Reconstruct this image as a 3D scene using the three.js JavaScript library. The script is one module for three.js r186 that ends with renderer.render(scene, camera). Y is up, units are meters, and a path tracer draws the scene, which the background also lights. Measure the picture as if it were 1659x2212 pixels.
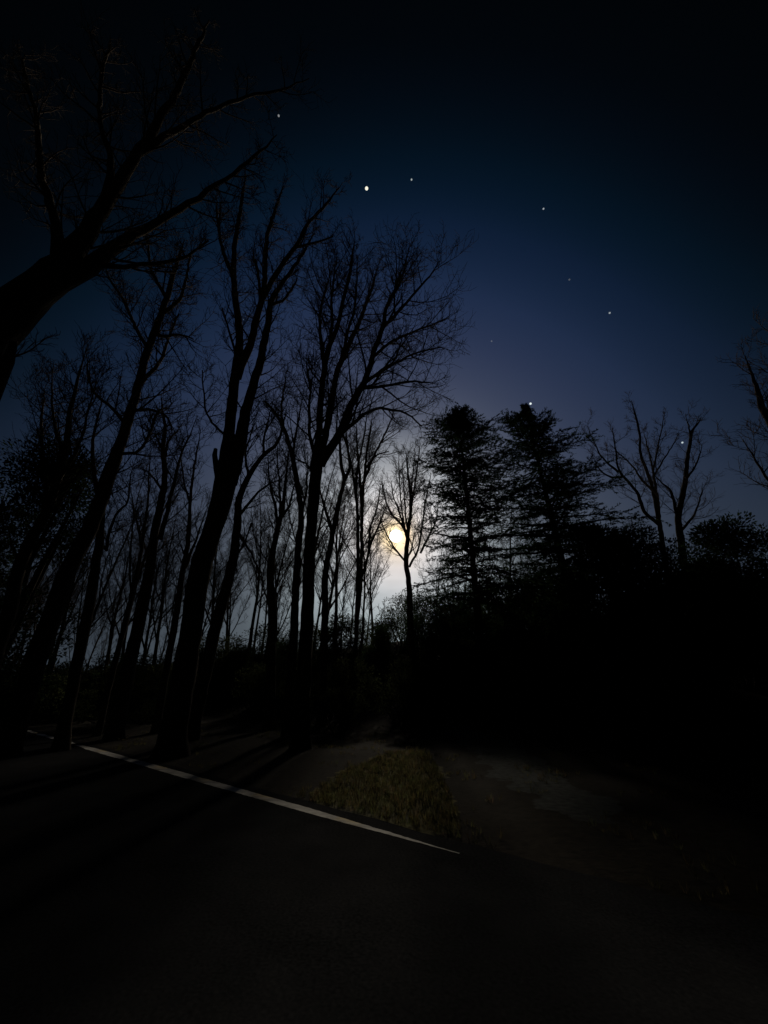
import * as THREE from 'three';
import { ImprovedNoise } from 'three/addons/math/ImprovedNoise.js';

// ---------------------------------------------------------------- camera, sky, moonlight, exposure
const scene = new THREE.Scene();
const R = Math.PI / 180, PITCH = 24.8 * R, FOCAL = 833, EYE = 1.6;      // FOCAL is in units of a picture 1659 x 2212
const camera = new THREE.PerspectiveCamera(2 * Math.atan(1106 / FOCAL) / R, 0.75, 0.05, 4000);
camera.position.set(0, EYE, 0);
camera.rotation.set(PITCH, 0, 0);
scene.add(camera);
const renderer = new THREE.WebGLRenderer();
renderer.toneMapping = THREE.LinearToneMapping;
renderer.toneMappingExposure = 1;
renderer.shadowMap.enabled = true;

const noise = new ImprovedNoise();
const fbm = (x, y, z = 0, o = 4) => { let s = 0, a = 0.5, f = 1; for (let k = 0; k < o; k++) { s += a * noise.noise(x * f, y * f, z * f + k * 7.3); a *= 0.5; f *= 2.03; } return s; };
const lerp = (a, b, t) => a + (b - a) * t, clamp = (x, a = 0, b = 1) => Math.min(b, Math.max(a, x));
const smooth = (a, b, x) => { const t = clamp((x - a) / (b - a)); return t * t * (3 - 2 * t); };
function ray(px, py) {                                                  // direction seen at a point of the photograph
  const u = (px - 829.5) / FOCAL, v = (1106 - py) / FOCAL, c = Math.cos(PITCH), s = Math.sin(PITCH);
  return new THREE.Vector3(u, v * c + s, v * s - c);
}
function at(px, py, d) { const r = ray(px, py); return r.multiplyScalar(d / -r.z).add(camera.position); }   // the point of that ray d metres ahead
const MOON = ray(855, 1158).normalize();

const AIR = [   // degrees from the moon, then the colour of the moonlit air
  [0, 2.2, 1.8, 1.1], [0.9, 1.7, 1.35, 0.8], [1.5, 1.2, 0.95, 0.62], [2.3, 0.86, 0.74, 0.62], [3.5, 0.8, 0.74, 0.71], [6, 0.62, 0.605, 0.62], [9, 0.4, 0.4, 0.43], [12.5, 0.2, 0.208, 0.25], [16.5, 0.08, 0.09, 0.138],
  [22.5, 0.04, 0.052, 0.102], [28, 0.022, 0.034, 0.08], [33, 0.0125, 0.0245, 0.064], [40, 0.0042, 0.0122, 0.034], [46, 0.0012, 0.0058, 0.0135], [54, 0.0006, 0.0016, 0.003], [62, 0.0004, 0.0008, 0.0013], [80, 0.0003, 0.0005, 0.0008], [180, 0.0003, 0.0005, 0.0008]];
function air(a) {
  let k = 1; while (k < AIR.length - 1 && AIR[k][0] < a) k++;
  const p = AIR[k - 1], q = AIR[k], t = clamp((a - p[0]) / (q[0] - p[0]));
  return [1, 2, 3].map((c) => Math.exp(lerp(Math.log(p[c]), Math.log(q[c]), t)));
}
{
  const W = 2048, H = 1024, data = new Float32Array(W * H * 4);
  for (let j = 0; j < H; j++) for (let i = 0; i < W; i++) {
    const el = ((j + 0.5) / H - 0.5) * Math.PI, az = ((i + 0.5) / W - 0.5) * 2 * Math.PI;
    const x = Math.cos(el) * Math.cos(az), y = Math.sin(el), z = Math.cos(el) * Math.sin(az);
    const a = Math.acos(clamp(x * MOON.x + y * MOON.y + z * MOON.z, -1, 1)) / R, low = Math.exp(-Math.pow(Math.max(0, y) / 0.48, 2)), c = air(a * (1 - 0.36 * low)), g = 0.85 * (c[0] + c[1] + c[2]) / 2.2;   // the air is thicker and greyer towards the horizon
    for (let k = 0; k < 3; k++) c[k] = lerp(c[k], g * [0.8, 1, 1.04][k] * 0.9, 0.75 * low * smooth(4, 14, a));
    const veil = 1 + 0.55 * fbm(x * 5 + 3, y * 17, z * 5, 4) * (1 - smooth(9, 26, a)) * smooth(1.5, 4, a);   // thin cloud lit by the moon
    data.set([c[0] * veil, c[1] * veil, c[2] * veil, 1], (j * W + i) * 4);
  }
  const sky = new THREE.DataTexture(data, W, H, THREE.RGBAFormat, THREE.FloatType);
  sky.mapping = THREE.EquirectangularReflectionMapping; sky.magFilter = THREE.LinearFilter; sky.minFilter = THREE.LinearFilter;
  sky.needsUpdate = true;
  scene.background = sky; scene.environment = sky;
}
const moonlight = new THREE.DirectionalLight(new THREE.Color().setRGB(1, 0.9, 0.74), 1.5);
moonlight.position.set(MOON.x, MOON.y + 0.035, MOON.z).multiplyScalar(120);   // just above the disc, so that the disc does not stand in its own light
moonlight.castShadow = true;
moonlight.shadow.radius = 6;
moonlight.shadow.mapSize.set(2048, 2048);
Object.assign(moonlight.shadow.camera, { left: -60, right: 60, top: 60, bottom: -60, near: 1, far: 300 });
scene.add(moonlight, moonlight.target);

// ---------------------------------------------------------------- helpers
function rng(seed) { let a = seed >>> 0; return () => { a |= 0; a = a + 0x6D2B79F5 | 0; let t = Math.imul(a ^ a >>> 15, 1 | a); t = t + Math.imul(t ^ t >>> 7, 61 | t) ^ t; return ((t ^ t >>> 14) >>> 0) / 4294967296; }; }
const V = (x, y, z) => new THREE.Vector3(x, y, z);
const counts = {};
function numbered(name) { const n = counts[name] = (counts[name] ?? -1) + 1; return n ? `${name}_${String(n).padStart(3, '0')}` : name; }
function tag(o, label, category, group) { o.userData.label = label; o.userData.category = category; if (group) o.userData.group = group; return o; }
class Geo {
  constructor() { this.p = []; this.n = []; this.t = []; this.i = []; }
  tube(pts, radii, sides = 6, knobs = 0, seed = 0) {
    const base = this.p.length / 3, N = pts.length, tan = V(), side = V(), up = V(), prev = V(), d = V();
    let len = 0;
    for (let k = 0; k < N; k++) {
      tan.subVectors(pts[Math.min(N - 1, k + 1)], pts[Math.max(0, k - 1)]).normalize();
      if (!k) side.set(1, 0, 0).addScaledVector(tan, -tan.x); else side.copy(prev).addScaledVector(tan, -prev.dot(tan));
      if (side.lengthSq() < 1e-4) side.set(0, 0, 1).addScaledVector(tan, -tan.z);
      side.normalize(); prev.copy(side); up.crossVectors(tan, side);
      if (k) len += pts[k].distanceTo(pts[k - 1]);
      for (let s = 0; s <= sides; s++) {
        const a = (s % sides) / sides * 2 * Math.PI, ca = Math.cos(a), sa = Math.sin(a);
        const r = radii[k] * (knobs ? 1 + knobs * fbm(ca * 1.3 + seed, sa * 1.3, len * 0.9, 3) * 2 : 1);
        d.set(0, 0, 0).addScaledVector(side, ca).addScaledVector(up, sa);
        this.p.push(pts[k].x + d.x * r, pts[k].y + d.y * r, pts[k].z + d.z * r);
        this.n.push(d.x, d.y, d.z);
        this.t.push(s / sides * Math.max(1, Math.round(6.28 * radii[0] * 2)) * 0.5, len * 0.5);
      }
      if (k) for (let s = 0; s < sides; s++) {
        const a = base + (k - 1) * (sides + 1) + s, b = a + sides + 1;
        this.i.push(a, a + 1, b, a + 1, b + 1, b);
      }
    }
    if (radii[N - 1] > 0.008) {                                          // a broken or cut end is closed
      const c = this.p.length / 3, e = pts[N - 1];
      this.p.push(e.x + tan.x * radii[N - 1] * 0.4, e.y + tan.y * radii[N - 1] * 0.4, e.z + tan.z * radii[N - 1] * 0.4); this.n.push(tan.x, tan.y, tan.z); this.t.push(0.1, len * 0.5);
      for (let s = 0; s < sides; s++) this.i.push(base + (N - 1) * (sides + 1) + s, base + (N - 1) * (sides + 1) + s + 1, c);
    }
    return this;
  }
  leaf(o, dir, across, l, w, fold = 0.25) {                              // a leaf or needle spray: two faces bent along the rib
    const b = this.p.length / 3, nx = V().crossVectors(dir, across).normalize();
    const m = o.clone().addScaledVector(dir, l * 0.45).addScaledVector(nx, -w * fold), e = o.clone().addScaledVector(dir, l);
    const q = [o, m.clone().addScaledVector(across, w / 2).addScaledVector(nx, w * fold), e, m.clone().addScaledVector(across, -w / 2).addScaledVector(nx, w * fold)];
    for (const v of q) { this.p.push(v.x, v.y, v.z); this.n.push(nx.x, nx.y, nx.z); this.t.push(v.x, v.y); }
    this.i.push(b, b + 1, b + 2, b, b + 2, b + 3);
    return this;
  }
  mesh(name, material, parent) {
    const g = new THREE.BufferGeometry();
    g.setAttribute('position', new THREE.Float32BufferAttribute(this.p, 3));
    g.setAttribute('normal', new THREE.Float32BufferAttribute(this.n, 3));
    g.setAttribute('uv', new THREE.Float32BufferAttribute(this.t, 2));
    g.setIndex(this.i);
    const m = new THREE.Mesh(g, material); m.name = name; m.castShadow = m.receiveShadow = true;
    parent.add(m); return m;
  }
}
function texture(size, fn, srgb = false, wrap = THREE.RepeatWrapping) {
  const d = new Uint8Array(size * size * 4);
  for (let j = 0; j < size; j++) for (let i = 0; i < size; i++) { const c = fn((i + 0.5) / size, (j + 0.5) / size); for (let k = 0; k < 3; k++) d[(j * size + i) * 4 + k] = clamp(srgb ? Math.pow(Math.max(0, c[k]), 1 / 2.2) : c[k]) * 255; d[(j * size + i) * 4 + 3] = 255; }
  const t = new THREE.DataTexture(d, size, size); t.magFilter = THREE.LinearFilter; t.minFilter = THREE.LinearMipmapLinearFilter; t.generateMipmaps = true;
  t.wrapS = t.wrapT = wrap; if (srgb) t.colorSpace = THREE.SRGBColorSpace; t.needsUpdate = true; return t;
}
const tile = (f) => (u, v) => { const w = (x) => x * x * (3 - 2 * x), a = w(u), b = w(v); return lerp(lerp(f(u, v), f(u - 1, v), a), lerp(f(u, v - 1), f(u - 1, v - 1), a), b); };
// bark: long broken ridges
const ridge = tile((u, v) => Math.abs(fbm(u * 14, v * 3.2, 1, 3)) * 1.6 + 0.35 * fbm(u * 40, v * 16, 5, 2) + 0.3), lichen = tile((u, v) => fbm(u * 5, v * 5, 9, 4));
const barkBump = texture(256, (u, v) => { const h = clamp(ridge(u, v)); return [h, h, h]; });
const barkMap = (c) => texture(256, (u, v) => { const h = 0.6 + 0.7 * ridge(u, v), l = smooth(0.16, 0.3, lichen(u, v)) * 0.5; return [c[0] * h + l * 0.05, c[1] * h + l * 0.07, c[2] * h + l * 0.05]; }, true);
const std = (o) => new THREE.MeshPhysicalMaterial({ roughness: 1, ior: 1.12, specularIntensity: 0.3, ...o });
const col = (r, g, b) => new THREE.Color().setRGB(r, g, b);
const M = {
  bark: std({ map: barkMap([0.085, 0.07, 0.055]), bumpMap: barkBump, bumpScale: 0.02 }),
  greyBark: std({ map: barkMap([0.12, 0.115, 0.1]), bumpMap: barkBump, bumpScale: 0.008, ior: 1.02, specularIntensity: 0 }),
  pineBark: std({ map: barkMap([0.06, 0.045, 0.035]), bumpMap: barkBump, bumpScale: 0.025 }),
  twig: std({ color: col(0.065, 0.05, 0.04) }),
  needles: std({ color: col(0.02, 0.04, 0.018), side: THREE.DoubleSide, roughness: 0.8 }),
  cedar: std({ color: col(0.022, 0.038, 0.016), side: THREE.DoubleSide, roughness: 0.8 }),
  shrub: std({ color: col(0.03, 0.036, 0.015), side: THREE.DoubleSide, roughness: 0.85 }),
};

// ---------------------------------------------------------------- ground, road
const E1 = at(230, 1629, 0), flat = (px, py) => { const r = ray(px, py); return r.multiplyScalar(EYE / -r.y).add(camera.position); };
const L1 = flat(230, 1629), L2 = flat(1000, 1851), ALONG = L1.clone().sub(L2).setY(0).normalize(), OVER = V(ALONG.z, 0, -ALONG.x);   // the painted line, and across it into the wood
if (OVER.z > 0) OVER.negate();
const sOf = (x, z) => (x - L2.x) * OVER.x + (z - L2.z) * OVER.z, aOf = (x, z) => (x - L2.x) * ALONG.x + (z - L2.z) * ALONG.z;
function groundAt(x, z) {
  const s = sOf(x, z);
  const bank = 7.4 * smooth(6, 40, s) - 3 * smooth(55, 160, s);
  return bank + smooth(0.6, 3, s) * (0.05 + 0.22 * fbm(x * 0.22, z * 0.22, 2, 3)) + smooth(8, 30, s) * 1.1 * fbm(x * 0.07, z * 0.07, 5, 3) - (s < -7 ? 0.04 : 0);
}
function onGround(px, py) { const r = ray(px, py).normalize(), p = camera.position.clone(); for (let k = 0; k < 4000; k++) { p.addScaledVector(r, 0.02); if (p.y < groundAt(p.x, p.z)) break; } return p; }
const inside = (poly, x, z) => { let c = false; for (let i = 0, j = poly.length - 1; i < poly.length; j = i++) { const [a, b] = poly[i], [e, f] = poly[j]; if ((b > z) !== (f > z) && x < (e - a) * (z - b) / (f - b) + a) c = !c; } return c; };
const outline = (list) => list.map(([x, y]) => { const p = onGround(x, y); return [p.x, p.z]; });
const moonlitPatch = outline([[655, 1752], [690, 1700], [760, 1660], [835, 1626], [925, 1622], [955, 1680], [985, 1750], [1000, 1846], [900, 1822]]);  // outline of a pool of moonlight, painted into the turf colour
const greyStrip = outline([[935, 1540], [985, 1545], [1120, 1610], [1270, 1700], [1340, 1780], [1230, 1770], [1090, 1690], [1000, 1610]]);  // outline of a paler grey strip in the ground colour
{
  const S = 1024, ext = 44, x0 = -24, z0 = 8;                            // ground colours over 44 x 44 m: leaf mould, turf painted as moonlit, a grey strip
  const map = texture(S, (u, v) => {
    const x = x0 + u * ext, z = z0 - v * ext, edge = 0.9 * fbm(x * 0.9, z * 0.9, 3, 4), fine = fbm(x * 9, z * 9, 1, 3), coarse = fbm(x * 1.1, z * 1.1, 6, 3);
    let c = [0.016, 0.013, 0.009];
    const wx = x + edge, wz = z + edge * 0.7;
    if (inside(moonlitPatch, wx, wz)) c = [0.09 + 0.04 * coarse, 0.082 + 0.03 * coarse, 0.038 - 0.04 * coarse];  // tan of the moonlit pool, put into the colour
    else if (inside(greyStrip, wx, wz)) c = [0.042, 0.045, 0.042];
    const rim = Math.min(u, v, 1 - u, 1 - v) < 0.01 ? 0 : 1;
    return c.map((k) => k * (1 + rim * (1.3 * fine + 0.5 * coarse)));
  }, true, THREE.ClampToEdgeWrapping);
  const bump = texture(512, (u, v) => { const h = 0.5 + tile((a, b) => fbm(a * 24, b * 24, 4, 4))(u, v); return [h, h, h]; });
  bump.repeat.set(30, 30);
  const g = new THREE.BufferGeometry(), p = [], t = [], idx = [], n = 220, spread = (k) => Math.sinh((k / n * 2 - 1) * 5.2) / Math.sinh(5.2) * 1500;
  for (let j = 0; j <= n; j++) for (let i = 0; i <= n; i++) { const x = spread(i), z = spread(j) - 12; p.push(x, groundAt(x, z) , z); t.push((x - x0) / ext, (z0 - z) / ext); }
  for (let j = 0; j < n; j++) for (let i = 0; i < n; i++) { const a = j * (n + 1) + i, b = a + n + 1; idx.push(a, b, a + 1, a + 1, b, b + 1); }
  g.setAttribute('position', new THREE.Float32BufferAttribute(p, 3)); g.setAttribute('uv', new THREE.Float32BufferAttribute(t, 2)); g.setIndex(idx); g.computeVertexNormals();
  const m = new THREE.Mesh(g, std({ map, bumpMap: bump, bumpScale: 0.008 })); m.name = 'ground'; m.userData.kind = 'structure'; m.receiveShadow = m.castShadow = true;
  tag(m, 'dark leaf strewn woodland floor rising behind the road', 'ground'); scene.add(m);
}
const onLine = (a, s, y) => V(L2.x + ALONG.x * a + OVER.x * s, y, L2.z + ALONG.z * a + OVER.z * s);
{
  const asphaltBump = texture(512, (u, v) => { const h = 0.5 + 1.1 * tile((a, b) => fbm(a * 90, b * 90, 2, 2))(u, v); return [h, h, h]; });
  const asphalt = texture(512, (u, v) => { const k = 0.017 * (1 + 1.2 * tile((a, b) => fbm(a * 70, b * 70, 3, 2))(u, v) + 0.8 * tile((a, b) => fbm(a * 4, b * 4, 8, 4))(u, v)); return [k, k, k * 1.03]; }, true);
  const g = new THREE.BufferGeometry(), p = [], t = [], idx = [], N = 240;
  for (let k = 0; k <= N; k++) {
    const a = -90 + k * 0.75, rag = 0.34 + 0.16 * fbm(a * 0.8, 4, 2, 4), rag2 = -6.6 + 0.16 * fbm(a * 0.8, 9, 2, 4);
    for (const [s, y] of [[rag2 - 0.05, -0.03], [rag2, 0.014], [-3.1, 0.05], [rag, 0.014], [rag + 0.04, -0.03]]) { const q = onLine(a, s, y); p.push(q.x, q.y, q.z); t.push(a / 2, s / 2); }
    if (k) for (let c = 0; c < 4; c++) { const i = (k - 1) * 5 + c, b = i + 5; idx.push(i, b, i + 1, i + 1, b, b + 1); }
  }
  g.setAttribute('position', new THREE.Float32BufferAttribute(p, 3)); g.setAttribute('uv', new THREE.Float32BufferAttribute(t, 2)); g.setIndex(idx); g.computeVertexNormals();
  const m = new THREE.Mesh(g, std({ map: asphalt, bumpMap: asphaltBump, bumpScale: 0.0012, side: THREE.DoubleSide, ior: 1.02, specularIntensity: 0 })); m.name = 'road'; m.userData.kind = 'structure'; m.castShadow = m.receiveShadow = true;
  tag(m, 'dark asphalt road crossing the foreground', 'road'); scene.add(m);
  const roadY = (s) => lerp(0.014, 0.05, clamp((0.34 - s) / 3.44));
  // the edge line: worn paint with ragged edges and lost flakes; right end narrowed and broken to imitate tree shade
  const q = [], tt = [], ii = [];
  const paint = texture(512, (u, v) => { const w = 0.5 + 0.8 * tile((a, b) => fbm(a * 9, b * 9, 3, 4))(u, v), tan = smooth(0.02, 0.25, tile((a, b) => fbm(a * 3, b * 3, 12, 3))(u, v)); return [0.62 * w + 0.1, (0.6 - 0.09 * tan) * w + 0.09, (0.56 - 0.26 * tan) * w + 0.08]; }, true);
  let open = false;
  for (let k = 0; k <= 900; k++) {
    const a = -4 + k * 0.04, mid = 0.02 * fbm(a * 1.7, 3, 1, 3), broad = 0.02 + 0.075 * smooth(0, 3, a) + 0.035 * smooth(3, 7, a), wearShade = smooth(-0.32, 0.1, fbm(a * 1.1, 17, 3, 4) + 0.2 - smooth(9, 15, a) * 0.4 - (1 - smooth(-0.8, 1.4, a)) * 0.6);  // wear, plus thinning at the right end that stands for shade
    const w = broad * (0.55 + 0.45 * wearShade) + 0.022 * fbm(a * 9, 31, 1, 3), w2 = broad * (0.55 + 0.45 * wearShade) + 0.022 * fbm(a * 9, 47, 1, 3);
    if (wearShade < 0.04) { open = false; continue; }
    const b = q.length / 3;
    for (const s of [mid - w, mid + w2]) { const r = onLine(a, s, roadY(s) + 0.004); q.push(r.x, r.y, r.z); tt.push(a / 2, s / 2); }
    if (open) ii.push(b - 2, b, b - 1, b - 1, b, b + 1);
    open = true;
  }
  const lg = new THREE.BufferGeometry(); lg.setAttribute('position', new THREE.Float32BufferAttribute(q, 3)); lg.setAttribute('uv', new THREE.Float32BufferAttribute(tt, 2)); lg.setIndex(ii); lg.computeVertexNormals();
  const line = new THREE.Mesh(lg, std({ map: paint, side: THREE.DoubleSide, roughness: 0.8 })); line.name = 'road_marking'; line.userData.kind = 'structure'; line.receiveShadow = true;
  tag(line, 'worn white painted edge line along the road', 'road marking'); scene.add(line);
}

// ---------------------------------------------------------------- bare trees
const UP = V(0, 1, 0), flocks = {};
const ZONES = [[110, 'at the far left edge'], [240, 'behind the leaning tree'], [330, 'right of the leaning tree'], [430, 'left of the forked trunk'], [540, 'behind the forked trunk'], [640, 'right of the forked trunk'], [720, 'behind the spreading trunk'], [800, 'left of the moon'], [910, 'under the moon'],
  [1000, 'left of the nearer conifer'], [1090, 'right of the nearer conifer'], [1180, 'left of the taller conifer'], [1280, 'right of the taller conifer'], [1420, 'below the wide open tree'], [1520, 'below the two stemmed tree'], [1e9, 'at the far right edge']];
function flock(o, what, category, group, px) { const where = ZONES.find((z) => px < z[0])[1]; o.userData.group = group; (flocks[what + '|' + where] ??= []).push({ o, px, what, where, category }); }
function nameFlocks() {
  const nth = ['first', 'second', 'third', 'fourth', 'fifth', 'sixth', 'seventh', 'eighth', 'ninth', 'tenth', 'eleventh', 'twelfth', 'thirteenth', 'fourteenth', 'fifteenth'];
  for (const list of Object.values(flocks)) list.sort((a, b) => a.px - b.px).forEach(({ o, what, where, category }, k) => tag(o, `${what} ${where}` + (list.length > 1 ? `, ${nth[k]} from the left there` : ''), category, o.userData.group));
}
function perp(d, r) { const v = V(r() - 0.5, r() - 0.5, r() - 0.5); return v.addScaledVector(d, -v.dot(d)).normalize(); }
function shoot(o, dir, len, n, r, bend, wander) {                        // a shoot that wanders and turns towards the light
  const pts = [o.clone()], d = dir.clone().normalize(), step = len / n, p = o.clone();
  for (let k = 0; k < n; k++) {
    d.x += (r() - 0.5) * wander; d.y += (r() - 0.5) * wander + bend / n; d.z += (r() - 0.5) * wander; d.normalize();
    p.addScaledVector(d, step); pts.push(p.clone());
  }
  return pts;
}
const taper = (n, a, b, e = 1) => Array.from({ length: n }, (_, k) => lerp(a, b, Math.pow(k / (n - 1), e)));
function twigs(geo, limb, radii, r, o = {}) {                            // small branches, twigs and shoots along a limb
  const { from = 0.3, gap = 0.42, long = 2.2, levels = 3, up = 0.7, min = 0.0065 } = o;
  let total = 0; const L = limb.map((p, k) => k ? total += p.distanceTo(limb[k - 1]) : 0);
  for (let s = total * from; s < total; s += gap * (0.5 + r())) {
    let k = 1; while (k < limb.length - 1 && L[k] < s) k++;
    const t = (s - L[k - 1]) / (L[k] - L[k - 1] || 1), p = limb[k - 1].clone().lerp(limb[k], t), tan = limb[k].clone().sub(limb[k - 1]).normalize();
    const len = long * (0.45 + 0.8 * r()) * lerp(1.15, 0.55, s / total), dir = tan.clone().multiplyScalar(0.9).addScaledVector(perp(tan, r), 0.75 + 0.5 * r());
    const r0 = Math.min(lerp(radii[k - 1], radii[k], t) * 0.6, 0.012 * len + 0.009), n = 6, b = shoot(p, dir, len, n, r, up, 0.34), br = taper(n + 1, r0, Math.max(min, r0 * 0.25));
    geo.tube(b, br, 4);
    if (levels > 1) for (let q = 1; q <= n; q++) for (let w = 0; w < (q > 3 ? 2 : 1); w++) {
      const d1 = b[q].clone().sub(b[q - 1]).normalize(), l1 = len * (0.22 + 0.3 * r()), o1 = b[q - 1].clone().lerp(b[q], r());
      const c = shoot(o1, d1.clone().multiplyScalar(0.8).addScaledVector(perp(d1, r), 0.8), l1, 4, r, up * 0.6, 0.4);
      geo.tube(c, taper(5, Math.max(min * 1.4, br[q] * 0.55), min), 3);
      if (levels > 2) for (let e = 1; e <= 4; e++) {
        const d2 = c[e].clone().sub(c[e - 1]).normalize(), f = shoot(c[e], d2.clone().multiplyScalar(0.7).addScaledVector(perp(d2, r), 0.8), l1 * (0.25 + 0.35 * r()), 2, r, 0.3, 0.4);
        geo.tube(f, [min * 1.1, min * 0.9, min * 0.7], 3);
      }
    }
  }
}
function curve(pts, step, r, jitter) {
  const c = new THREE.CatmullRomCurve3(pts, false, 'centripetal'), n = Math.max(4, Math.round(c.getLength() / step)), out = c.getSpacedPoints(n);
  for (let k = 1; k < n; k++) { out[k].x += (r() - 0.5) * jitter; out[k].y += (r() - 0.5) * jitter; out[k].z += (r() - 0.5) * jitter; }
  return out;
}
/* A tree read off the photograph. limbs: first the trunk, then each limb from its fork; points are picture points, given depth by
   the tree's distance and by how each limb leans towards or away from the eye. */
function portrait(name, label, category, d, seed, limbs, o = {}) {
  const r = rng(seed), root = new THREE.Group(); root.name = numbered(name); scene.add(root);
  const placed = [], crown = new Geo();
  limbs.forEach(({ pts, w, lean, bare, end = 0.25, ext = 0 }, li) => {
    let d0 = d;
    if (li) { let best = 1e9; for (const q of placed) { const e = Math.hypot(q[0] - pts[0][0], q[1] - pts[0][1]); if (e < best) { best = e; d0 = q[2]; } } }
    const slope = lean ?? (li ? (r() - 0.5) * 0.9 : 0), P = [];
    let run = 0;
    pts.forEach(([x, y], k) => {
      if (k) run += Math.hypot(x - pts[k - 1][0], y - pts[k - 1][1]) / FOCAL * d;
      const dk = d0 + slope * run; P.push(at(x, y, dk)); placed.push([x, y, dk]);
      if (k) placed.push([(x + pts[k - 1][0]) / 2, (y + pts[k - 1][1]) / 2, dk - slope * run * 0.1]);
    });
    const S = P.map((p, k) => { const q = p.clone().sub(camera.position), depth = q.y * Math.sin(PITCH) - q.z * Math.cos(PITCH), t = k / (pts.length - 1) * (w.length - 1), n = Math.min(w.length - 2, Math.floor(t)); return lerp(w[n], w[n + 1], t - n) / 2 / FOCAL * depth; });   // widths are picture units, spread over the points
    if (!li) {
      const a = P[0], dir = P[0].clone().sub(P[1]); dir.multiplyScalar(1 / Math.max(0.2, -dir.y));
      let g = a.clone(); for (let k = 0; k < 60 && g.y > groundAt(g.x, g.z) - 0.25; k++) g.add(V(dir.x * 0.6, -1, dir.z * 0.6).multiplyScalar(0.12));
      root.position.set(g.x, groundAt(g.x, g.z), g.z);
      P.unshift(g, g.clone().lerp(a, 0.5)); S.unshift(S[0] * 1.05, S[0] * 1.03);
    }
    if (ext) { const a = P[P.length - 1], b = P[P.length - 2], dir = a.clone().sub(b).normalize(); dir.y += 0.35; P.push(a.clone().addScaledVector(dir.normalize(), ext * 0.5), a.clone().addScaledVector(dir, ext)); S.push(S[S.length - 1] * 0.6, 0.01); }
    const c = curve(P.map((p) => p.sub(root.position)), 0.3, r, li ? 0.05 : 0.035), c0 = P.map((p, k) => P.slice(1, k + 1).reduce((x, q, m) => x + q.distanceTo(P[m]), 0)), whole = c0[c0.length - 1];
    const radii = c.map((_, k) => { const q = k / (c.length - 1) * whole; let m = 1; while (m < c0.length - 1 && c0[m] < q) m++; return lerp(S[m - 1], S[m], clamp((q - c0[m - 1]) / (c0[m] - c0[m - 1] || 1))); });
    if (!li) for (let k = 0; k < c.length; k++) radii[k] *= 1 + 0.55 * Math.exp(-Math.max(0, c[k].y) / 0.35);   // root flare
    new Geo().tube(c, radii, li ? 8 : 14, li ? 0.12 : 0.1, seed % 17).mesh(li ? 'limb' : 'trunk', o.bark ?? M.bark, root);
    if (!bare) twigs(crown, c, radii, r, { ...o.twigs, from: li ? 0.12 : (o.from ?? 0.6) });
  });
  crown.mesh('crown', M.twig, root);
  return tag(root, label, category, o.group);
}
const T = 'tree';
// the near tree whose heavy limbs reach in from the left
portrait('overhanging_tree', 'near tree with heavy black limbs reaching in from the upper left', T, 4.6, 11, [
  { pts: [[-150, 1600], [-145, 1300], [-130, 1050], [-110, 870], [-65, 770], [0, 680]], w: [110, 104, 100], lean: 0, bare: true },
  { pts: [[-20, 715], [60, 640], [130, 575], [175, 520], [225, 440], [300, 330], [380, 200], [430, 90]], w: [92, 74, 52, 38, 27, 19, 13, 8], lean: -0.1, ext: 1.5 },
  { pts: [[60, 650], [140, 602], [205, 566], [260, 527], [310, 495], [390, 450], [470, 400], [560, 330]], w: [60, 46, 32, 24, 18, 13, 9, 6], lean: 0.1, ext: 1 },
  { pts: [[190, 572], [240, 577], [290, 574], [364, 564], [413, 547], [450, 520]], w: [13, 4], lean: 0.2 },
  { pts: [[130, 575], [120, 480], [90, 380], [80, 260], [50, 140]], w: [30, 20, 14, 9, 6], lean: 0.15, ext: 1 },
  { pts: [[225, 440], [240, 360], [215, 250], [230, 120]], w: [20, 13, 9, 6], lean: -0.2, ext: 1 },
  { pts: [[300, 330], [400, 270], [500, 220], [620, 190]], w: [16, 11, 7, 4], lean: 0.25, ext: 1 },
  { pts: [[-60, 900], [-10, 840], [20, 790], [30, 740]], w: [40, 12], lean: -0.3 },
], { twigs: { gap: 0.3, long: 1.3, min: 0.004, up: 0.5 } });
// leaning tree at the left
portrait('leaning_tree', 'tall bare tree leaning right, topmost of the left wood', T, 12, 21, [
  { pts: [[118, 1315], [145, 1236], [198, 1131], [238, 1021], [258, 965], [284, 883], [301, 823], [318, 760], [335, 715], [358, 650], [372, 600], [385, 560]], w: [36, 32, 30, 27, 22, 18, 16, 15, 14, 12, 10, 7], ext: 1.6 },
  { pts: [[334, 716], [352, 727], [385, 722], [418, 733]], w: [9, 3] },
  { pts: [[300, 830], [330, 800], [352, 770], [362, 735], [380, 690]], w: [9, 4], ext: 0.8 },
  { pts: [[348, 680], [385, 650], [400, 610], [410, 560]], w: [9, 4], ext: 0.8 },
  { pts: [[255, 980], [300, 975], [345, 885], [360, 880]], w: [8, 3] },
  { pts: [[285, 885], [330, 887], [358, 897], [372, 930]], w: [8, 3] },
  { pts: [[320, 755], [290, 700], [262, 640], [235, 600]], w: [8, 4], ext: 0.8 },
  { pts: [[275, 920], [240, 880], [205, 850], [190, 800]], w: [8, 4], ext: 0.8 },
  { pts: [[360, 645], [330, 590], [320, 530]], w: [8, 4], ext: 0.8 },
], { from: 0.35, twigs: { gap: 0.32, long: 2.1 } });
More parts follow.
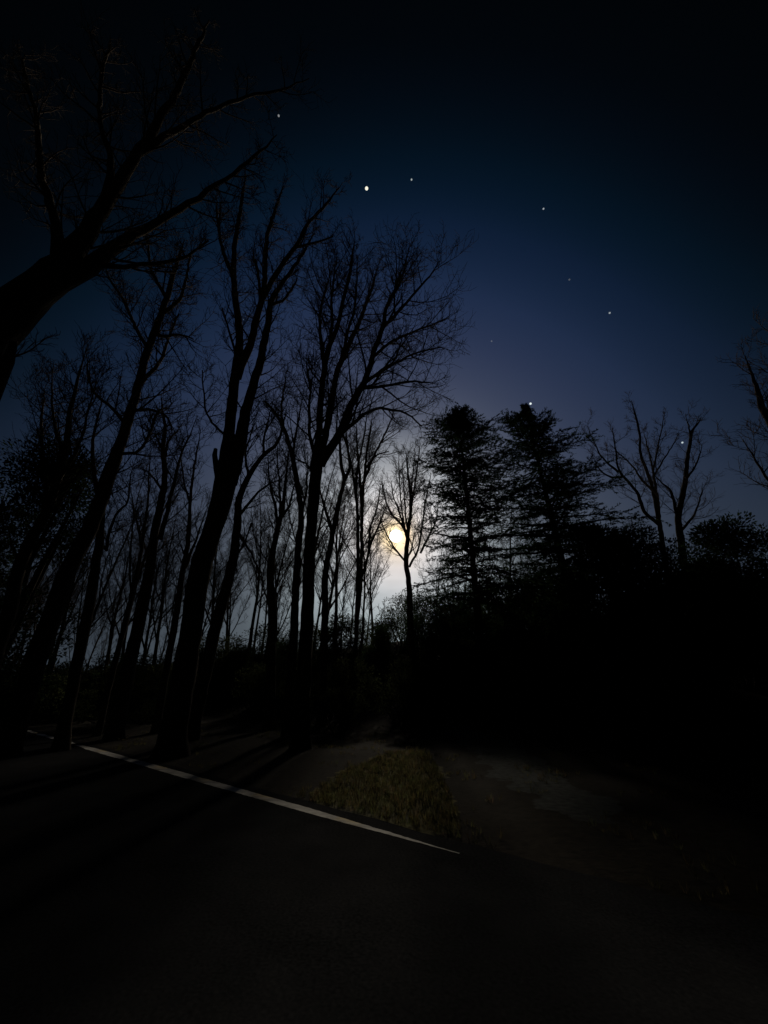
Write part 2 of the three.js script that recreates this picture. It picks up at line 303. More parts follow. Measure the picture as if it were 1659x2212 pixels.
// the big forked trunk
portrait('forked_tree', 'thickest bare trunk, forked low with a broken stub at the fork', T, 12, 31, [
  { pts: [[416, 1345], [433, 1230], [457, 1150], [480, 1075], [493, 1008], [496, 930], [504, 850], [512, 790], [517, 745], [515, 693], [508, 640], [505, 590], [507, 527], [516, 475], [524, 420]], w: [44, 42, 41, 42, 45, 22, 21, 20, 17, 15, 13, 12, 10, 8, 6], ext: 2 },
  { pts: [[498, 1045], [515, 975], [527, 905], [541, 850], [558, 795], [572, 735], [580, 690], [584, 655], [604, 620], [640, 570], [665, 530]], w: [30, 30, 24, 20, 18, 16, 14, 12, 9, 7, 5], ext: 1.2 },
  { pts: [[512, 815], [524, 780], [540, 745], [556, 680], [570, 633], [573, 560], [581, 494], [596, 450]], w: [20, 6], ext: 1.8 },
  { pts: [[569, 643], [604, 580], [637, 534], [670, 478], [708, 437]], w: [12, 5], ext: 1.4 },
  { pts: [[503, 594], [482, 544], [473, 500], [468, 455]], w: [9, 4], ext: 1.5 },
  { pts: [[478, 1068], [469, 1025], [464, 988], [466, 970]], w: [14, 13, 12, 8], bare: true, lean: 0 },
  { pts: [[485, 938], [465, 920], [446, 893], [440, 850], [437, 800]], w: [6, 2.5] },
  { pts: [[512, 775], [502, 740], [490, 700], [480, 665]], w: [6, 3] },
  { pts: [[584, 660], [610, 650], [630, 625], [642, 600]], w: [7, 3] },
  { pts: [[562, 645], [557, 590], [552, 560]], w: [7, 4] },
  { pts: [[637, 534], [680, 525], [720, 510]], w: [6, 3] },
], { from: 0.5, twigs: { gap: 0.36, long: 1.9 } });
portrait('spreading_tree', 'tall bare tree fanning into many upright limbs, broadest crown', T, 13, 41, [
  { pts: [[664, 1330], [667, 1250], [671, 1154], [679, 1060], [685, 1000], [688, 950], [693, 870], [700, 805], [711, 750], [728, 706], [740, 653], [753, 603], [760, 560]], w: [28, 26, 24, 24, 26, 15, 13, 12, 11, 9, 8, 7, 6], ext: 2 },
  { pts: [[684, 990], [672, 960], [668, 900], [670, 836], [664, 800]], w: [9, 4], ext: 1 },
  { pts: [[693, 985], [705, 930], [718, 858], [727, 808], [747, 759], [773, 703], [796, 643], [806, 613]], w: [17, 6], ext: 2 },
  { pts: [[692, 1005], [712, 968], [733, 939], [756, 882], [776, 843], [790, 820], [803, 775], [826, 709], [836, 660], [852, 627]], w: [22, 6], ext: 2 },
  { pts: [[730, 945], [770, 908], [813, 883], [850, 886], [880, 893], [910, 920]], w: [9, 3] },
  { pts: [[783, 838], [836, 834], [885, 824], [930, 826]], w: [8, 3] },
  { pts: [[788, 828], [820, 802], [852, 785], [902, 762], [955, 750]], w: [8, 3] },
  { pts: [[700, 800], [695, 755], [691, 703], [694, 660], [704, 627]], w: [9, 4], ext: 1.5 },
  { pts: [[712, 745], [718, 700], [716, 650], [722, 600]], w: [8, 4], ext: 1.8 },
  { pts: [[742, 765], [750, 720], [765, 670], [770, 610]], w: [8, 4], ext: 1.8 },
  { pts: [[826, 709], [862, 672], [890, 640], [925, 600]], w: [8, 4], ext: 1 },
  { pts: [[803, 775], [850, 735], [900, 715], [960, 690]], w: [7, 3], ext: 0.6 },
  { pts: [[840, 655], [868, 600], [878, 560]], w: [7, 3], ext: 1 },
  { pts: [[682, 1030], [660, 1000], [636, 990]], w: [6, 2.5] },
], { from: 0.45, twigs: { gap: 0.3, long: 2.5 } });
const wood = { group: 'slim bare trees in the moonlit wood' };
portrait('bare_tree', 'slim dark tree close beside the spreading tree, curving left at its top', T, 16, 51, [
  { pts: [[637, 1320], [640, 1240], [646, 1170], [651, 1121], [641, 1038], [632, 988], [618, 939], [608, 915], [585, 879], [571, 866]], w: [17, 4] },
  { pts: [[651, 1115], [662, 1060], [664, 1010]], w: [6, 3], ext: 1 },
  { pts: [[632, 988], [640, 930], [650, 880]], w: [6, 3], ext: 1.5 },
  { pts: [[612, 925], [608, 880], [615, 830]], w: [6, 3], ext: 1.5 },
], { ...wood, from: 0.5, twigs: { gap: 0.4, long: 2 } });
portrait('bare_tree', 'slim tree bending right just behind the forked trunk', T, 15, 52, [
  { pts: [[468, 1345], [485, 1280], [502, 1220], [512, 1137], [518, 1071], [538, 1028], [568, 985], [600, 956], [612, 915]], w: [24, 4], ext: 1 },
  { pts: [[520, 1110], [548, 1075], [575, 1050], [610, 1035]], w: [7, 2.5] },
  { pts: [[536, 1030], [530, 980], [545, 930]], w: [6, 3], ext: 1 },
  { pts: [[568, 985], [572, 940], [582, 900]], w: [6, 3], ext: 1.4 },
  { pts: [[514, 1150], [545, 1200], [560, 1235]], w: [6, 3], bare: true },
  { pts: [[504, 1210], [530, 1170], [542, 1130]], w: [6, 2.5] },
], { ...wood, from: 0.5, twigs: { gap: 0.4, long: 1.9 } });
portrait('bare_tree', 'slim tree forking twice between the forked and spreading trees', T, 19, 53, [
  { pts: [[588, 1330], [584, 1240], [588, 1200], [601, 1137], [611, 1094], [616, 1050], [621, 1000]], w: [18, 4], ext: 1.5 },
  { pts: [[600, 1140], [594, 1090], [586, 1060], [580, 1010]], w: [8, 3], ext: 1.5 },
  { pts: [[604, 1125], [625, 1090], [635, 1050]], w: [7, 3], ext: 1 },
  { pts: [[605, 1110], [604, 1060], [600, 1000]], w: [6, 3], ext: 2 },
], { ...wood, from: 0.45, twigs: { gap: 0.4, long: 2.2 } });
portrait('bare_tree', 'slim tree in a narrow fork just right of the spreading trunk', T, 20, 54, [
  { pts: [[702, 1330], [703, 1240], [712, 1190], [720, 1144], [732, 1085], [743, 1038], [737, 1000], [734, 960], [738, 920]], w: [15, 4], ext: 1.5 },
  { pts: [[719, 1148], [709, 1122], [698, 1085], [690, 1060]], w: [8, 3], ext: 0.8 },
  { pts: [[743, 1040], [755, 1010], [752, 975], [748, 940]], w: [8, 3], ext: 1.5 },
], { ...wood, from: 0.5, twigs: { gap: 0.45, long: 2 } });
portrait('bare_tree', 'close pair of upright stems left of the moon', T, 22, 55, [
  { pts: [[771, 1330], [773, 1269], [773, 1187], [772, 1104], [767, 1060], [760, 1010], [748, 960], [735, 920]], w: [9, 3], ext: 1.5 },
  { pts: [[771, 1332], [777, 1290], [781, 1200], [782, 1104], [786, 1040], [792, 980], [800, 930]], w: [9, 4], ext: 1.5 },
  { pts: [[782, 1110], [779, 1050], [774, 990], [770, 940]], w: [7, 3], ext: 1.5 },
  { pts: [[786, 1040], [806, 990], [825, 950], [842, 915]], w: [6, 3], ext: 1 },
  { pts: [[788, 1015], [812, 985], [840, 975]], w: [5, 2] },
  { pts: [[768, 1065], [772, 1010], [783, 960], [790, 915]], w: [6, 3], ext: 1.5 },
  { pts: [[785, 1240], [796, 1190], [800, 1140], [815, 1095], [820, 1060]], w: [6, 2.5], ext: 0.6 },
  { pts: [[798, 1180], [812, 1150], [826, 1115], [836, 1090]], w: [5, 2] },
], { ...wood, from: 0.5, twigs: { gap: 0.34, long: 2.1 } });
portrait('moon_tree', 'bare tree fanning out in front of the moon', T, 25, 61, [
  { pts: [[886, 1335], [883, 1260], [877, 1213], [880, 1170], [884, 1130], [888, 1095], [884, 1050], [880, 1010]], w: [13, 4], ext: 1.6 },
  { pts: [[875, 1212], [858, 1192], [845, 1172], [836, 1155], [820, 1120]], w: [5, 2] },
  { pts: [[881, 1172], [876, 1148], [863, 1128], [846, 1110], [836, 1088], [828, 1060]], w: [7, 3], ext: 1 },
  { pts: [[872, 1140], [862, 1105], [852, 1080], [846, 1050]], w: [4, 2], ext: 1 },
  { pts: [[877, 1152], [868, 1100], [864, 1050], [862, 1010]], w: [4, 2], ext: 1.5 },
  { pts: [[882, 1150], [876, 1110], [873, 1060], [870, 1020]], w: [4, 2], ext: 1.6 },
  { pts: [[887, 1105], [894, 1060], [900, 1020], [905, 985]], w: [5, 2.5], ext: 1.4 },
  { pts: [[886, 1100], [889, 1050], [893, 1010]], w: [5, 2.5], ext: 1.6 },
  { pts: [[880, 1210], [890, 1180], [896, 1150]], w: [4, 2] },
  { pts: [[884, 1225], [904, 1185], [912, 1130], [920, 1080], [928, 1040]], w: [5, 2.5], ext: 0.8 },
  { pts: [[908, 1195], [925, 1160], [940, 1130], [946, 1100]], w: [5, 2.5], ext: 0.6 },
], { from: 0.6, bark: M.greyBark, twigs: { gap: 0.36, long: 1.9 } });
// the left wood's own trunks
portrait('bare_tree', 'straight tree standing against the leaning tree near its foot', T, 13, 71, [
  { pts: [[200, 1270], [206, 1220], [215, 1170], [219, 1110], [211, 1060], [203, 1020], [200, 960], [212, 900]], w: [20, 4], ext: 1.5 },
  { pts: [[216, 1160], [226, 1190], [235, 1160], [250, 1110], [272, 1090], [280, 1040]], w: [8, 3], ext: 1 },
], { ...wood, from: 0.5, twigs: { gap: 0.4, long: 1.8 } });
portrait('bare_tree', 'double stemmed dark tree midway between leaning and forked trees', T, 16, 72, [
  { pts: [[308, 1310], [317, 1263], [328, 1200], [334, 1154], [347, 1088], [356, 1028], [352, 972], [357, 922], [350, 880]], w: [24, 4], ext: 1 },
  { pts: [[345, 1165], [357, 1121], [370, 1070], [380, 1028], [392, 980], [410, 940]], w: [11, 3], ext: 1 },
  { pts: [[354, 1000], [366, 950], [384, 930]], w: [6, 3], ext: 0.8 },
  { pts: [[352, 975], [335, 940], [310, 925]], w: [5, 2] },
  { pts: [[350, 1060], [320, 1020], [300, 1010]], w: [5, 2] },
], { ...wood, from: 0.45, twigs: { gap: 0.4, long: 1.8 } });
portrait('bare_tree', 'thin tree rising just left of the forked trunk', T, 18, 73, [
  { pts: [[382, 1320], [392, 1250], [405, 1180], [409, 1140], [411, 1080], [418, 1020], [428, 960]], w: [13, 3], ext: 1 },
  { pts: [[400, 1225], [418, 1180], [436, 1130]], w: [8, 3], ext: 1.5 },
  { pts: [[410, 1085], [398, 1040], [392, 990]], w: [5, 2.5], ext: 1.5 },
], { ...wood, from: 0.4, twigs: { gap: 0.4, long: 1.7 } });
portrait('bare_tree', 'thin tree leaning right in the narrow gap left of double stemmed tree', T, 17, 74, [
  { pts: [[274, 1330], [288, 1269], [304, 1197], [312, 1140], [320, 1080], [322, 1020]], w: [10, 3], ext: 1.5 },
  { pts: [[306, 1180], [296, 1130], [286, 1090]], w: [5, 2.5], ext: 1 },
], { ...wood, from: 0.4, twigs: { gap: 0.4, long: 1.7 } });
portrait('bare_tree', 'dark tree leaning right at the far left edge of the wood', T, 12, 75, [
  { pts: [[25, 1300], [43, 1220], [70, 1160], [99, 1110], [122, 1040], [140, 980], [150, 900], [165, 830]], w: [26, 6], ext: 2 },
  { pts: [[99, 1110], [100, 1050], [92, 980], [90, 900]], w: [11, 5], ext: 2 },
  { pts: [[122, 1040], [150, 1000], [175, 950], [190, 890]], w: [9, 4], ext: 1.5 },
  { pts: [[140, 985], [120, 930], [112, 860]], w: [9, 4], ext: 2 },
], { ...wood, from: 0.35, twigs: { gap: 0.3, long: 2 } });
// the right: two bare trees above the evergreens
portrait('open_tree', 'bare tree with wide open limbs above the evergreen thicket', T, 24, 81, [
  { pts: [[1437, 1215], [1432, 1180], [1425, 1136], [1418, 1095], [1409, 1054], [1398, 1019], [1384, 981], [1382, 937], [1371, 891]], w: [11, 3.5], ext: 1.2 },
  { pts: [[1422, 1132], [1392, 1106], [1379, 1068], [1360, 1043], [1341, 1024], [1334, 1005], [1330, 973], [1326, 945]], w: [8, 2.5], ext: 0.8 },
  { pts: [[1343, 1030], [1319, 1031], [1300, 1018], [1285, 1003]], w: [5, 2], ext: 0.6 },
  { pts: [[1336, 1020], [1312, 1000], [1294, 978], [1279, 945]], w: [5, 2], ext: 1 },
  { pts: [[1424, 1130], [1421, 1080], [1413, 1035], [1406, 994], [1396, 955]], w: [7, 2.5], ext: 1.2 },
  { pts: [[1408, 1058], [1385, 1035], [1371, 1013], [1355, 995], [1335, 978]], w: [5, 2], ext: 0.8 },
  { pts: [[1410, 1020], [1420, 970], [1432, 915]], w: [4, 2], ext: 0.8 },
  { pts: [[1412, 1030], [1435, 990], [1460, 950]], w: [4, 2], ext: 0.8 },
], { from: 0.5, bark: M.greyBark, twigs: { gap: 0.5, long: 1.6 } });
portrait('open_tree', 'bare tree splitting into two stems, rightmost above the thicket', T, 23, 82, [
  { pts: [[1478, 1215], [1470, 1160], [1465, 1120], [1469, 1095], [1480, 1041], [1484, 1000], [1491, 954], [1496, 929], [1508, 915]], w: [15, 3.5], ext: 0.8 },
  { pts: [[1464, 1125], [1458, 1095], [1447, 1057], [1432, 1045]], w: [8, 3], ext: 1 },
  { pts: [[1480, 1041], [1500, 1010], [1512, 980]], w: [5, 2.5], ext: 0.8 },
  { pts: [[1492, 950], [1486, 915]], w: [4, 2.5], ext: 1 },
  { pts: [[1470, 1150], [1500, 1110], [1515, 1065]], w: [6, 2.5], ext: 1 },
], { from: 0.45, bark: M.greyBark, twigs: { gap: 0.4, long: 1.7 } });
portrait('edge_tree', 'dark tree cut by the right edge of the picture', T, 13, 83, [
  { pts: [[1740, 1300], [1725, 1150], [1705, 1030], [1688, 960], [1668, 915], [1648, 885], [1635, 840]], w: [34, 8], ext: 2 },
  { pts: [[1705, 1030], [1690, 940], [1690, 850], [1680, 760]], w: [15, 6], ext: 2 },
  { pts: [[1716, 1090], [1690, 1060], [1660, 1040], [1635, 1000]], w: [9, 4], ext: 1 },
], { from: 0.5, twigs: { gap: 0.35, long: 1.8 } });

// ---------------------------------------------------------------- the wood behind: one tree of each kind, then copies
function wildTree(seed, { h, forks, clear, r0, long, spread }) {
  const r = rng(seed), root = new THREE.Group(), crown = new Geo();
  const trunk = shoot(V(0, -0.3, 0), V((r() - 0.5) * 0.12, 1, (r() - 0.5) * 0.12), h, 26, r, 0.25, 0.09), tr = taper(27, r0, 0.02, 0.9);
  for (let k = 0; k < 3; k++) tr[k] *= 1.25 - 0.1 * k;
  new Geo().tube(trunk, tr, 8, 0.1, seed % 13).mesh('trunk', M.bark, root);
  twigs(crown, trunk, tr, r, { from: clear, gap: 0.45, long: long * 0.7, levels: 3 });
  for (let f = 0; f < forks; f++) {
    const k = Math.floor(lerp(clear * 22, 20, (f + r() * 0.6) / forks)), a = f * 2.4 + r(), len = (h - trunk[k].y) * (0.55 + 0.35 * r());
    const dir = V(Math.cos(a) * spread, 1, Math.sin(a) * spread), b = shoot(trunk[k], dir, len, 14, r, 0.45, 0.13), br = taper(15, tr[k] * 0.62, 0.015, 0.9);
    new Geo().tube(b, br, 6, 0.1, f).mesh('limb', M.bark, root);
    twigs(crown, b, br, r, { from: 0.2, gap: 0.42, long, levels: 3 });
  }
  crown.mesh('crown', M.twig, root);
  return root;
}
const kinds = [
  wildTree(101, { h: 19, forks: 6, clear: 0.42, r0: 0.2, long: 1.9, spread: 0.55 }),
  wildTree(102, { h: 21, forks: 8, clear: 0.35, r0: 0.23, long: 2.1, spread: 0.65 }),
  wildTree(103, { h: 16, forks: 5, clear: 0.3, r0: 0.15, long: 1.8, spread: 0.5 }),
  wildTree(104, { h: 12, forks: 5, clear: 0.25, r0: 0.1, long: 1.6, spread: 0.6 }),
  wildTree(105, { h: 6.5, forks: 4, clear: 0.15, r0: 0.05, long: 1.1, spread: 0.7 }),
];
const used = kinds.map(() => 0);
function wild(kind, px, d, turn, size, lean) {
  const o = kinds[kind].clone(), p = at(px, 1300, d);
  o.position.set(p.x, groundAt(p.x, p.z), p.z); o.rotation.set(lean * Math.cos(turn), turn, lean * Math.sin(turn)); o.scale.setScalar(size);
  const young = kind === 4; o.name = numbered(young ? 'sapling' : 'woodland_tree'); scene.add(o);
  flock(o, young ? 'thin young sapling' : kind === 3 ? 'slight bare woodland tree' : kind === 2 ? 'small bare woodland tree' : 'tall bare woodland tree', T, young ? 'saplings in the wood' : 'bare trees in the wood behind', px);
}
{
  const r = rng(7);
  for (let k = 0; k < 56; k++) {
    const px = -60 + k / 55 * 860 + (r() - 0.5) * 30, d = 30 + r() * 40;
    wild(Math.floor(r() * 3.4), px, d, r() * 6.28, (0.85 + 0.35 * r()) * (px > 700 ? 0.85 : 1), (r() - 0.5) * 0.16);
  }
  for (let k = 0; k < 13; k++) wild(2 + Math.floor(r() * 2), 930 + k * 28 + r() * 20, 32 + r() * 26, r() * 6.28, 0.75 + 0.2 * r(), (r() - 0.5) * 0.14);
  for (let k = 0; k < 9; k++) wild(4, 790 + k * 15 + r() * 8, 32 + r() * 20, r() * 6.28, 0.5 + 0.3 * r(), (r() - 0.5) * 0.2);
  for (let k = 0; k < 7; k++) wild(2 + Math.floor(r() * 2), 1340 + k * 50, 34 + r() * 20, r() * 6.28, 0.6 + 0.2 * r(), (r() - 0.5) * 0.14);
  for (let k = 0; k < 40; k++) { const px = 60 + k / 39 * 1180 + (r() - 0.5) * 40; wild(4, px, px > 900 ? 17 + r() * 22 : 34 + r() * 20, r() * 6.28, 0.6 + 0.5 * r(), (r() - 0.5) * 0.3); }
}

// ---------------------------------------------------------------- conifers
function conifer(label, d, seed, trunkPts, w, profile, bare) {
  const r = rng(seed), root = new THREE.Group(); root.name = numbered('conifer'); scene.add(root);
  const P = trunkPts.map(([x, y]) => at(x, y, d)), foot = P[0].clone(); foot.y = groundAt(foot.x, foot.z) - 0.3; root.position.set(foot.x, foot.y + 0.3, foot.z);
  P.unshift(foot); const c = curve(P.map((p) => p.sub(root.position)), 0.3, r, 0.03), radii = taper(c.length, w[0] / 2 / FOCAL * d, w[1] / 2 / FOCAL * d);
  new Geo().tube(c, radii, 12, 0.08, seed % 9).mesh('trunk', M.pineBark, root);
  const needles = new Geo(), top = c[c.length - 1].y;
  // reach of the boughs at each height, picture units: [y, left, right, thickness of foliage]
  const rows = profile.map(([y, l, rt, f]) => ({ y: at(trunkPts[1][0], y, d).y - root.position.y, l: l / FOCAL * d * 1.38, r: rt / FOCAL * d * 1.38, f }));
  const reach = (y, side) => { let k = 1; while (k < rows.length - 1 && rows[k].y > y) k++; const t = clamp((rows[k - 1].y - y) / (rows[k - 1].y - rows[k].y)); return { l: lerp(rows[k - 1].l, rows[k].l, t), r: lerp(rows[k - 1].r, rows[k].r, t), f: lerp(rows[k - 1].f, rows[k].f, t) }; };
  const low = rows[rows.length - 1].y;
  for (let y = top - 0.15, k = 0; y > low; k++) {
    const q = reach(y), n = 5 + Math.floor(r() * 3), a0 = r() * 6.28;
    let i = 1; while (i < c.length - 1 && c[i].y < y) i++;
    for (let b = 0; b < n; b++) {
      if (r() > 0.35 + q.f) continue;
      const a = a0 + b / n * 6.28 + (r() - 0.5) * 0.5, ca = Math.cos(a), len = (ca < 0 ? lerp((q.l + q.r) / 2, q.l, -ca) : lerp((q.l + q.r) / 2, q.r, ca)) * (r() < 0.12 ? 1.2 : 0.45 + 0.66 * r());
      const o = c[i].clone(); o.y = y + (r() - 0.5) * 0.3;
      const rise = lerp(0.6, 0.02, clamp((top - y) / 5)), pts = shoot(o, V(ca, rise + (r() - 0.5) * 0.15, Math.sin(a)), len, 9, r, y > top - 4 ? 0.1 : 0.05 - 0.25 * r(), 0.14);
      new Geo().tube(pts, taper(10, Math.min(radii[i] * 0.5, 0.018 * len + 0.01), 0.007), 5).mesh('bough', M.pineBark, root);
      for (let e = 1; e < pts.length; e++) {
        const dir = pts[e].clone().sub(pts[e - 1]).normalize(), out = V(-dir.z, 0, dir.x).normalize();
        for (const side of [-1, 1]) for (let w2 = 0; w2 < 2; w2++) {
          if (e < 3 && r() < 0.55) continue;
          const l = (0.25 + 0.75 * r()) * (0.4 + len * 0.17) * (0.4 + 0.6 * q.f) * 1.3 * clamp(len / 1.6, 0.3, 1), o2 = pts[e - 1].clone().lerp(pts[e], r());
          const sp = shoot(o2, dir.clone().multiplyScalar(0.75).addScaledVector(out, side * (0.7 + 0.5 * r())).add(V(0, (r() - 0.45) * 0.4, 0)), l, 4, r, -0.15, 0.3);
          needles.tube(sp, [0.008, 0.007, 0.006, 0.005, 0.004], 3);
          const m = Math.round((l * 30 + 4) * (0.4 + 0.6 * q.f));
          for (let z = 0; z < m; z++) {
            const t = r() * 3.99, kk = Math.floor(t), pp = sp[kk].clone().lerp(sp[kk + 1], t - kk), dd = sp[kk + 1].clone().sub(sp[kk]).normalize().addScaledVector(perp(UP, r), 0.75); dd.y += (r() - 0.3) * 0.7; dd.normalize();
            needles.leaf(pp, dd, perp(dd, r), 0.12 + 0.1 * r(), 0.03 + 0.025 * r(), 0.2);
          }
        }
      }
    }
    y -= lerp(0.34, 0.7, clamp((top - y) / 6)) * (0.7 + 0.6 * r());
  }
  for (const [pts, width, f] of bare) {                                   // single long boughs that stand out
    const b = curve(pts.map(([x, y], k) => at(x, y, d + (k ? (r() - 0.5) : 0)).sub(root.position)), 0.3, r, 0.05), br = taper(b.length, width / 2 / FOCAL * d, 0.01);
    new Geo().tube(b, br, 6).mesh('bough', M.pineBark, root);
    for (let e = 2; e < b.length; e++) for (let z = 0; z < 5 * f; z++) {
      const dir = b[e].clone().sub(b[e - 1]).normalize(), sp = shoot(b[e], dir.clone().addScaledVector(perp(dir, r), 0.9), 0.35 + 0.5 * r(), 3, r, 0, 0.3);
      needles.tube(sp, [0.008, 0.007, 0.006, 0.005], 3);
      for (let m = 0; m < 12; m++) { const t = r() * 2.99, kk = Math.floor(t), dd = sp[kk + 1].clone().sub(sp[kk]).normalize().addScaledVector(perp(UP, r), 0.8).normalize(); needles.leaf(sp[kk].clone().lerp(sp[kk + 1], t - kk), dd, perp(dd, r), 0.12 + 0.1 * r(), 0.03, 0.2); }
    }
  }
  needles.mesh('crown', M.needles, root);
  tag(root, label, 'conifer', 'conifers right of the moon');
}
conifer('dark conifer nearer the moon, ragged flat topped crown', 22, 201, [[1032, 1330], [1022, 1220], [1012, 1110], [1002, 1010], [990, 905], [988, 893]], [20, 2.5],
  [[893, 14, 12, 1], [912, 26, 24, 1], [945, 54, 48, 0.9], [985, 92, 78, 1], [1010, 84, 72, 0.95], [1060, 92, 76, 1], [1110, 80, 72, 0.95], [1150, 66, 62, 0.75], [1200, 78, 60, 0.65], [1260, 92, 74, 0.65], [1310, 84, 80, 0.6]],
  [[[[1012, 1162], [970, 1158], [930, 1150], [892, 1140]], 6, 0.5], [[[1020, 1255], [980, 1240], [930, 1240]], 6, 1], [[[1012, 1150], [1060, 1120], [1085, 1095]], 6, 0.5]]);
conifer('taller dark conifer with pointed top, farther from the moon', 21, 202, [[1245, 1330], [1215, 1220], [1190, 1110], [1160, 990], [1138, 900], [1134, 878]], [24, 2.5],
  [[878, 3, 3, 1], [900, 12, 12, 1], [930, 50, 36, 0.9], [965, 80, 60, 0.9], [1000, 96, 82, 1], [1045, 100, 105, 1], [1090, 110, 112, 1], [1130, 112, 118, 0.95], [1180, 120, 118, 0.8], [1240, 120, 120, 0.7], [1300, 110, 130, 0.7]],
  [[[[1205, 1190], [1150, 1195], [1090, 1197], [1040, 1204]], 7, 1]]);

// ---------------------------------------------------------------- evergreen thicket and undergrowth
function thicket(name, label, category, px, d, h, wx, seed, n, m, group, leaf = 0.13) {
  const r = rng(seed), root = new THREE.Group(), p = at(px, 1300, d); root.name = numbered(name); root.position.set(p.x, groundAt(p.x, p.z), p.z); scene.add(root);
  const crown = new Geo(), stems = new Geo();
  for (let k = 0; k < 7; k++) { const a = k * 0.9 + r(); const s = shoot(V(Math.cos(a) * 0.15, -0.2, Math.sin(a) * 0.15), V(Math.cos(a) * wx / h * 0.8, 1, Math.sin(a) * wx / h * 0.8), h * (0.6 + 0.3 * r()), 8, r, 0.2, 0.15); stems.tube(s, taper(9, 0.02 * h, 0.012), 6); }
  stems.mesh('stem', M.bark, root);
  const clumps = Array.from({ length: Math.round(14 + h * 6) }, () => { const y = Math.pow(r(), 0.8), a = r() * 6.28, q = wx * Math.sqrt(Math.max(0.04, 1 - Math.pow(Math.max(0, y - 0.25) / 0.78, 2))) * (0.55 + 0.5 * r()) * Math.sqrt(r()); return { c: V(Math.cos(a) * q, 0.12 * h + y * h * 0.86, Math.sin(a) * q), s: (0.1 + 0.08 * r()) * Math.min(h, 5) + 0.15 }; });
  for (let k = 0; k < n; k++) {
    const q = clumps[Math.floor(r() * clumps.length)], o = V(r() - 0.5, r() - 0.5, r() - 0.5).normalize().multiplyScalar(q.s * Math.pow(r(), 0.4)), dd = o.clone().normalize().add(V((r() - 0.5), (r() - 0.3), (r() - 0.5))).normalize();
    o.y *= 0.7; crown.leaf(o.add(q.c), dd, perp(dd, r), leaf * (0.7 + 0.6 * r()), leaf * (0.4 + 0.2 * r()));
  }
  crown.mesh('crown', m, root);
  return tag(root, label, category, group);
}
const G1 = 'evergreens of the black thicket';
thicket('evergreen_tree', 'broad black evergreen just right of the pointed conifer', T, 1300, 17, 7.2, 3, 301, 24000, M.cedar, G1);
thicket('evergreen_tree', 'rounded black evergreen under the wide open bare tree', T, 1375, 16, 6.6, 2.4, 302, 20000, M.cedar, G1);
thicket('evergreen_tree', 'low black evergreen below the two stemmed bare tree', T, 1470, 15, 4.9, 2.6, 303, 18000, M.cedar, G1);
thicket('evergreen_tree', 'black evergreen bulging at the right edge of the picture', T, 1620, 15, 6.2, 2.4, 304, 20000, M.cedar, G1);
thicket('evergreen_tree', 'low black evergreen in the dip before the right edge', T, 1550, 16, 4.6, 2, 305, 14000, M.cedar, G1);
thicket('evergreen_tree', 'dark evergreen low between the two conifers and thicket', T, 1235, 18, 5, 2.2, 306, 14000, M.cedar, G1);
thicket('evergreen_tree', 'black evergreen at the foot of the left edge wood', T, 0, 13, 10.5, 2.2, 307, 26000, M.cedar, G1);
const young = [0, 1, 2].map((k) => thicket('young_evergreen', '', T, 0, 30, 3.6 + 1.1 * k, 1.1 + 0.25 * k, 351 + k, 5200 + 1500 * k, M.cedar, '', 0.13));
young.forEach((b) => scene.remove(b)); delete counts.young_evergreen;
{
  const r = rng(171), spots = [];
  for (let k = 0; k < 13; k++) spots.push([865 + k * 17 + r() * 14, 24 + r() * 14, 0.55 + 0.5 * r()]);
  for (let k = 0; k < 8; k++) spots.push([1080 + k * 20 + r() * 14, 20 + r() * 10, 0.8 + 0.3 * r()]);
  for (let k = 0; k < 12; k++) spots.push([470 + k * 32 + r() * 14, 28 + r() * 12, 0.4 + 0.4 * r()]);
  for (let k = 0; k < 8; k++) spots.push([40 + k * 50 + r() * 14, 24 + r() * 12, 0.35 + 0.3 * r()]);
  spots.forEach(([px, d, size], k) => {
    const o = young[k % 3].clone(), p = at(px, 1300, d); o.position.set(p.x, groundAt(p.x, p.z), p.z); o.rotation.y = r() * 6.28; o.scale.setScalar(size); o.name = numbered('young_evergreen'); scene.add(o);
    flock(o, 'young dark evergreen', T, 'young evergreens among the trunks', px);
  });
}
const bushes = [0, 1, 2].map((k) => thicket('bush', '', 'bush', 0, 30, 1.7 + 0.4 * k, 1.3 + 0.2 * k, 401 + k, 2600 + 500 * k, M.shrub, '', 0.1));
bushes.forEach((b) => scene.remove(b)); delete counts.bush;
{
  const r = rng(77);
  for (let k = 0; k < 150; k++) {
    const px = 20 + (k < 110 ? k / 109 : (k - 110) / 39 * 0.75) * 1640 + (r() - 0.5) * 30, d = k >= 110 ? 38 + r() * 10 : px < 640 ? 21 + r() * 20 : 15 + r() * 24, o = bushes[k % 3].clone(), p = at(px, 1300, d), size = (0.7 + 0.5 * r()) * (d < 20 ? 0.85 : d > 38 ? 1.8 : 1.1);
    o.position.set(p.x, groundAt(p.x, p.z), p.z); o.rotation.y = r() * 6.28; o.scale.set(size * (0.9 + 0.4 * r()), size, size); o.name = numbered('bush'); scene.add(o);
    flock(o, d < 23 ? 'dark leafy bush' : 'dark bush higher up', 'bush', 'bushes on the wooded bank', px);
  }
}
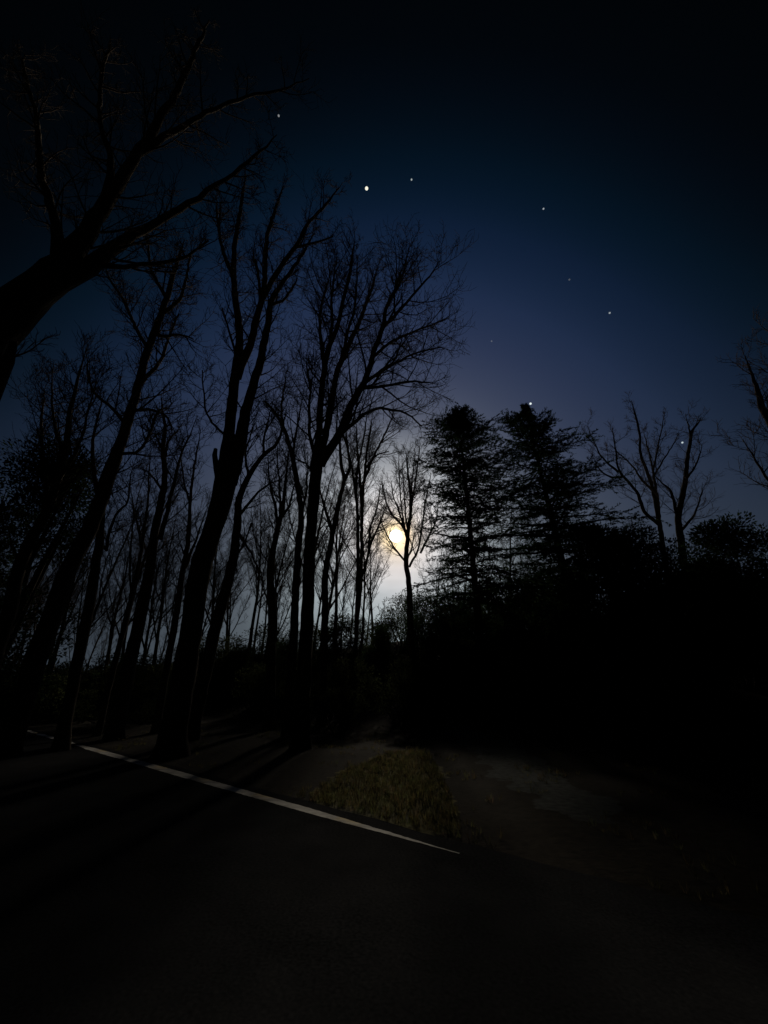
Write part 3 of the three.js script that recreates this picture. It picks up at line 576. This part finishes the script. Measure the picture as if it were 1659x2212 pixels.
{                                                                        // dry grass along the verge, densest over the painted moonlit patch
  const r = rng(909), tuft = new Geo();
  for (let k = 0; k < 9; k++) { const a = r() * 6.28, dd = V(Math.cos(a) * 0.5, 1, Math.sin(a) * 0.5).normalize(); tuft.leaf(V(Math.cos(a) * 0.02, 0, Math.sin(a) * 0.02), dd, V(-dd.z, 0, dd.x).normalize(), 0.05 + 0.06 * r(), 0.006, 0.2); }
  const proto = tuft.mesh('grass', std({ color: col(0.085, 0.078, 0.036), side: THREE.DoubleSide }), scene); scene.remove(proto);
  const spots = [];
  for (let k = 0; k < 60000 && spots.length < 7000; k++) { const a = -6 + r() * 24, s = 0.42 + r() * 9, q = onLine(a, s, 0), n = fbm(q.x * 0.8, q.z * 0.8, 8, 3); if (inside(moonlitPatch, q.x, q.z) ? r() < 0.9 : n > 0.12 && r() < 0.12) spots.push(q.setY(groundAt(q.x, q.z) - 0.005)); }
  const inst = new THREE.InstancedMesh(proto.geometry, proto.material, spots.length), m = new THREE.Matrix4(), qt = new THREE.Quaternion();
  spots.forEach((p, k) => { inst.setMatrixAt(k, m.compose(p, qt.setFromAxisAngle(UP, r() * 6.28), V(1, 0.6 + 0.8 * r(), 1))); inst.setColorAt(k, col(0.8 + 0.4 * r(), 0.8 + 0.35 * r(), 0.7 + 0.4 * r())); });
  inst.name = 'grass'; inst.userData.kind = 'stuff'; inst.castShadow = inst.receiveShadow = true; tag(inst, 'short dry grass on the verge beyond the painted line', 'grass'); scene.add(inst);
}

nameFlocks();

// ---------------------------------------------------------------- the moon and the stars
function orb(name, label, px, py, size, color, strength, group) {          // size: apparent radius in picture units
  const D = 1200, dir = ray(px, py).normalize(), far = D * size / FOCAL;
  const m = new THREE.Mesh(new THREE.SphereGeometry(far, 24, 16), std({ color: col(0, 0, 0), emissive: col(...color), emissiveIntensity: strength }));
  m.name = numbered(name); m.position.copy(dir.multiplyScalar(D)).add(camera.position); scene.add(m);
  return tag(m, label, name, group);
}
orb('moon', 'bright full moon low between the bare branches', 855, 1158, 13, [1, 0.94, 0.8], 9);
const G2 = 'stars in the night sky';
orb('star', 'brightest star, yellowish white, high above the spreading tree', 792, 407, 2.6, [1, 0.97, 0.8], 1, G2);
orb('star', 'faint star just right of the brightest star', 889, 388, 1.3, [0.7, 0.8, 0.8], 0.5, G2);
orb('star', 'faint star alone in the right half of open sky, high up', 1174, 451, 1.3, [0.7, 0.78, 0.85], 0.45, G2);
orb('star', 'star in open sky above the wide open bare tree', 1317, 676, 1.5, [0.7, 0.8, 0.85], 0.4, G2);
orb('star', 'dim star highest of all, above the forked tree', 602, 250, 1.4, [0.7, 0.72, 0.75], 0.3, G2);
orb('star', 'white star just over the pointed top of the taller conifer', 1146, 872, 2.1, [0.9, 1, 1], 0.9, G2);
orb('star', 'small star by the rightmost stem above the thicket', 1474, 956, 1.5, [0.8, 0.95, 1], 0.6, G2);
orb('star', 'barely visible star left above the star in open sky', 1230, 604, 1.5, [0.6, 0.7, 0.85], 0.12, G2);
orb('star', 'barely visible star low in open sky beside the broad crown', 1062, 737, 1.5, [0.6, 0.7, 0.9], 0.16, G2);

renderer.render(scene, camera);
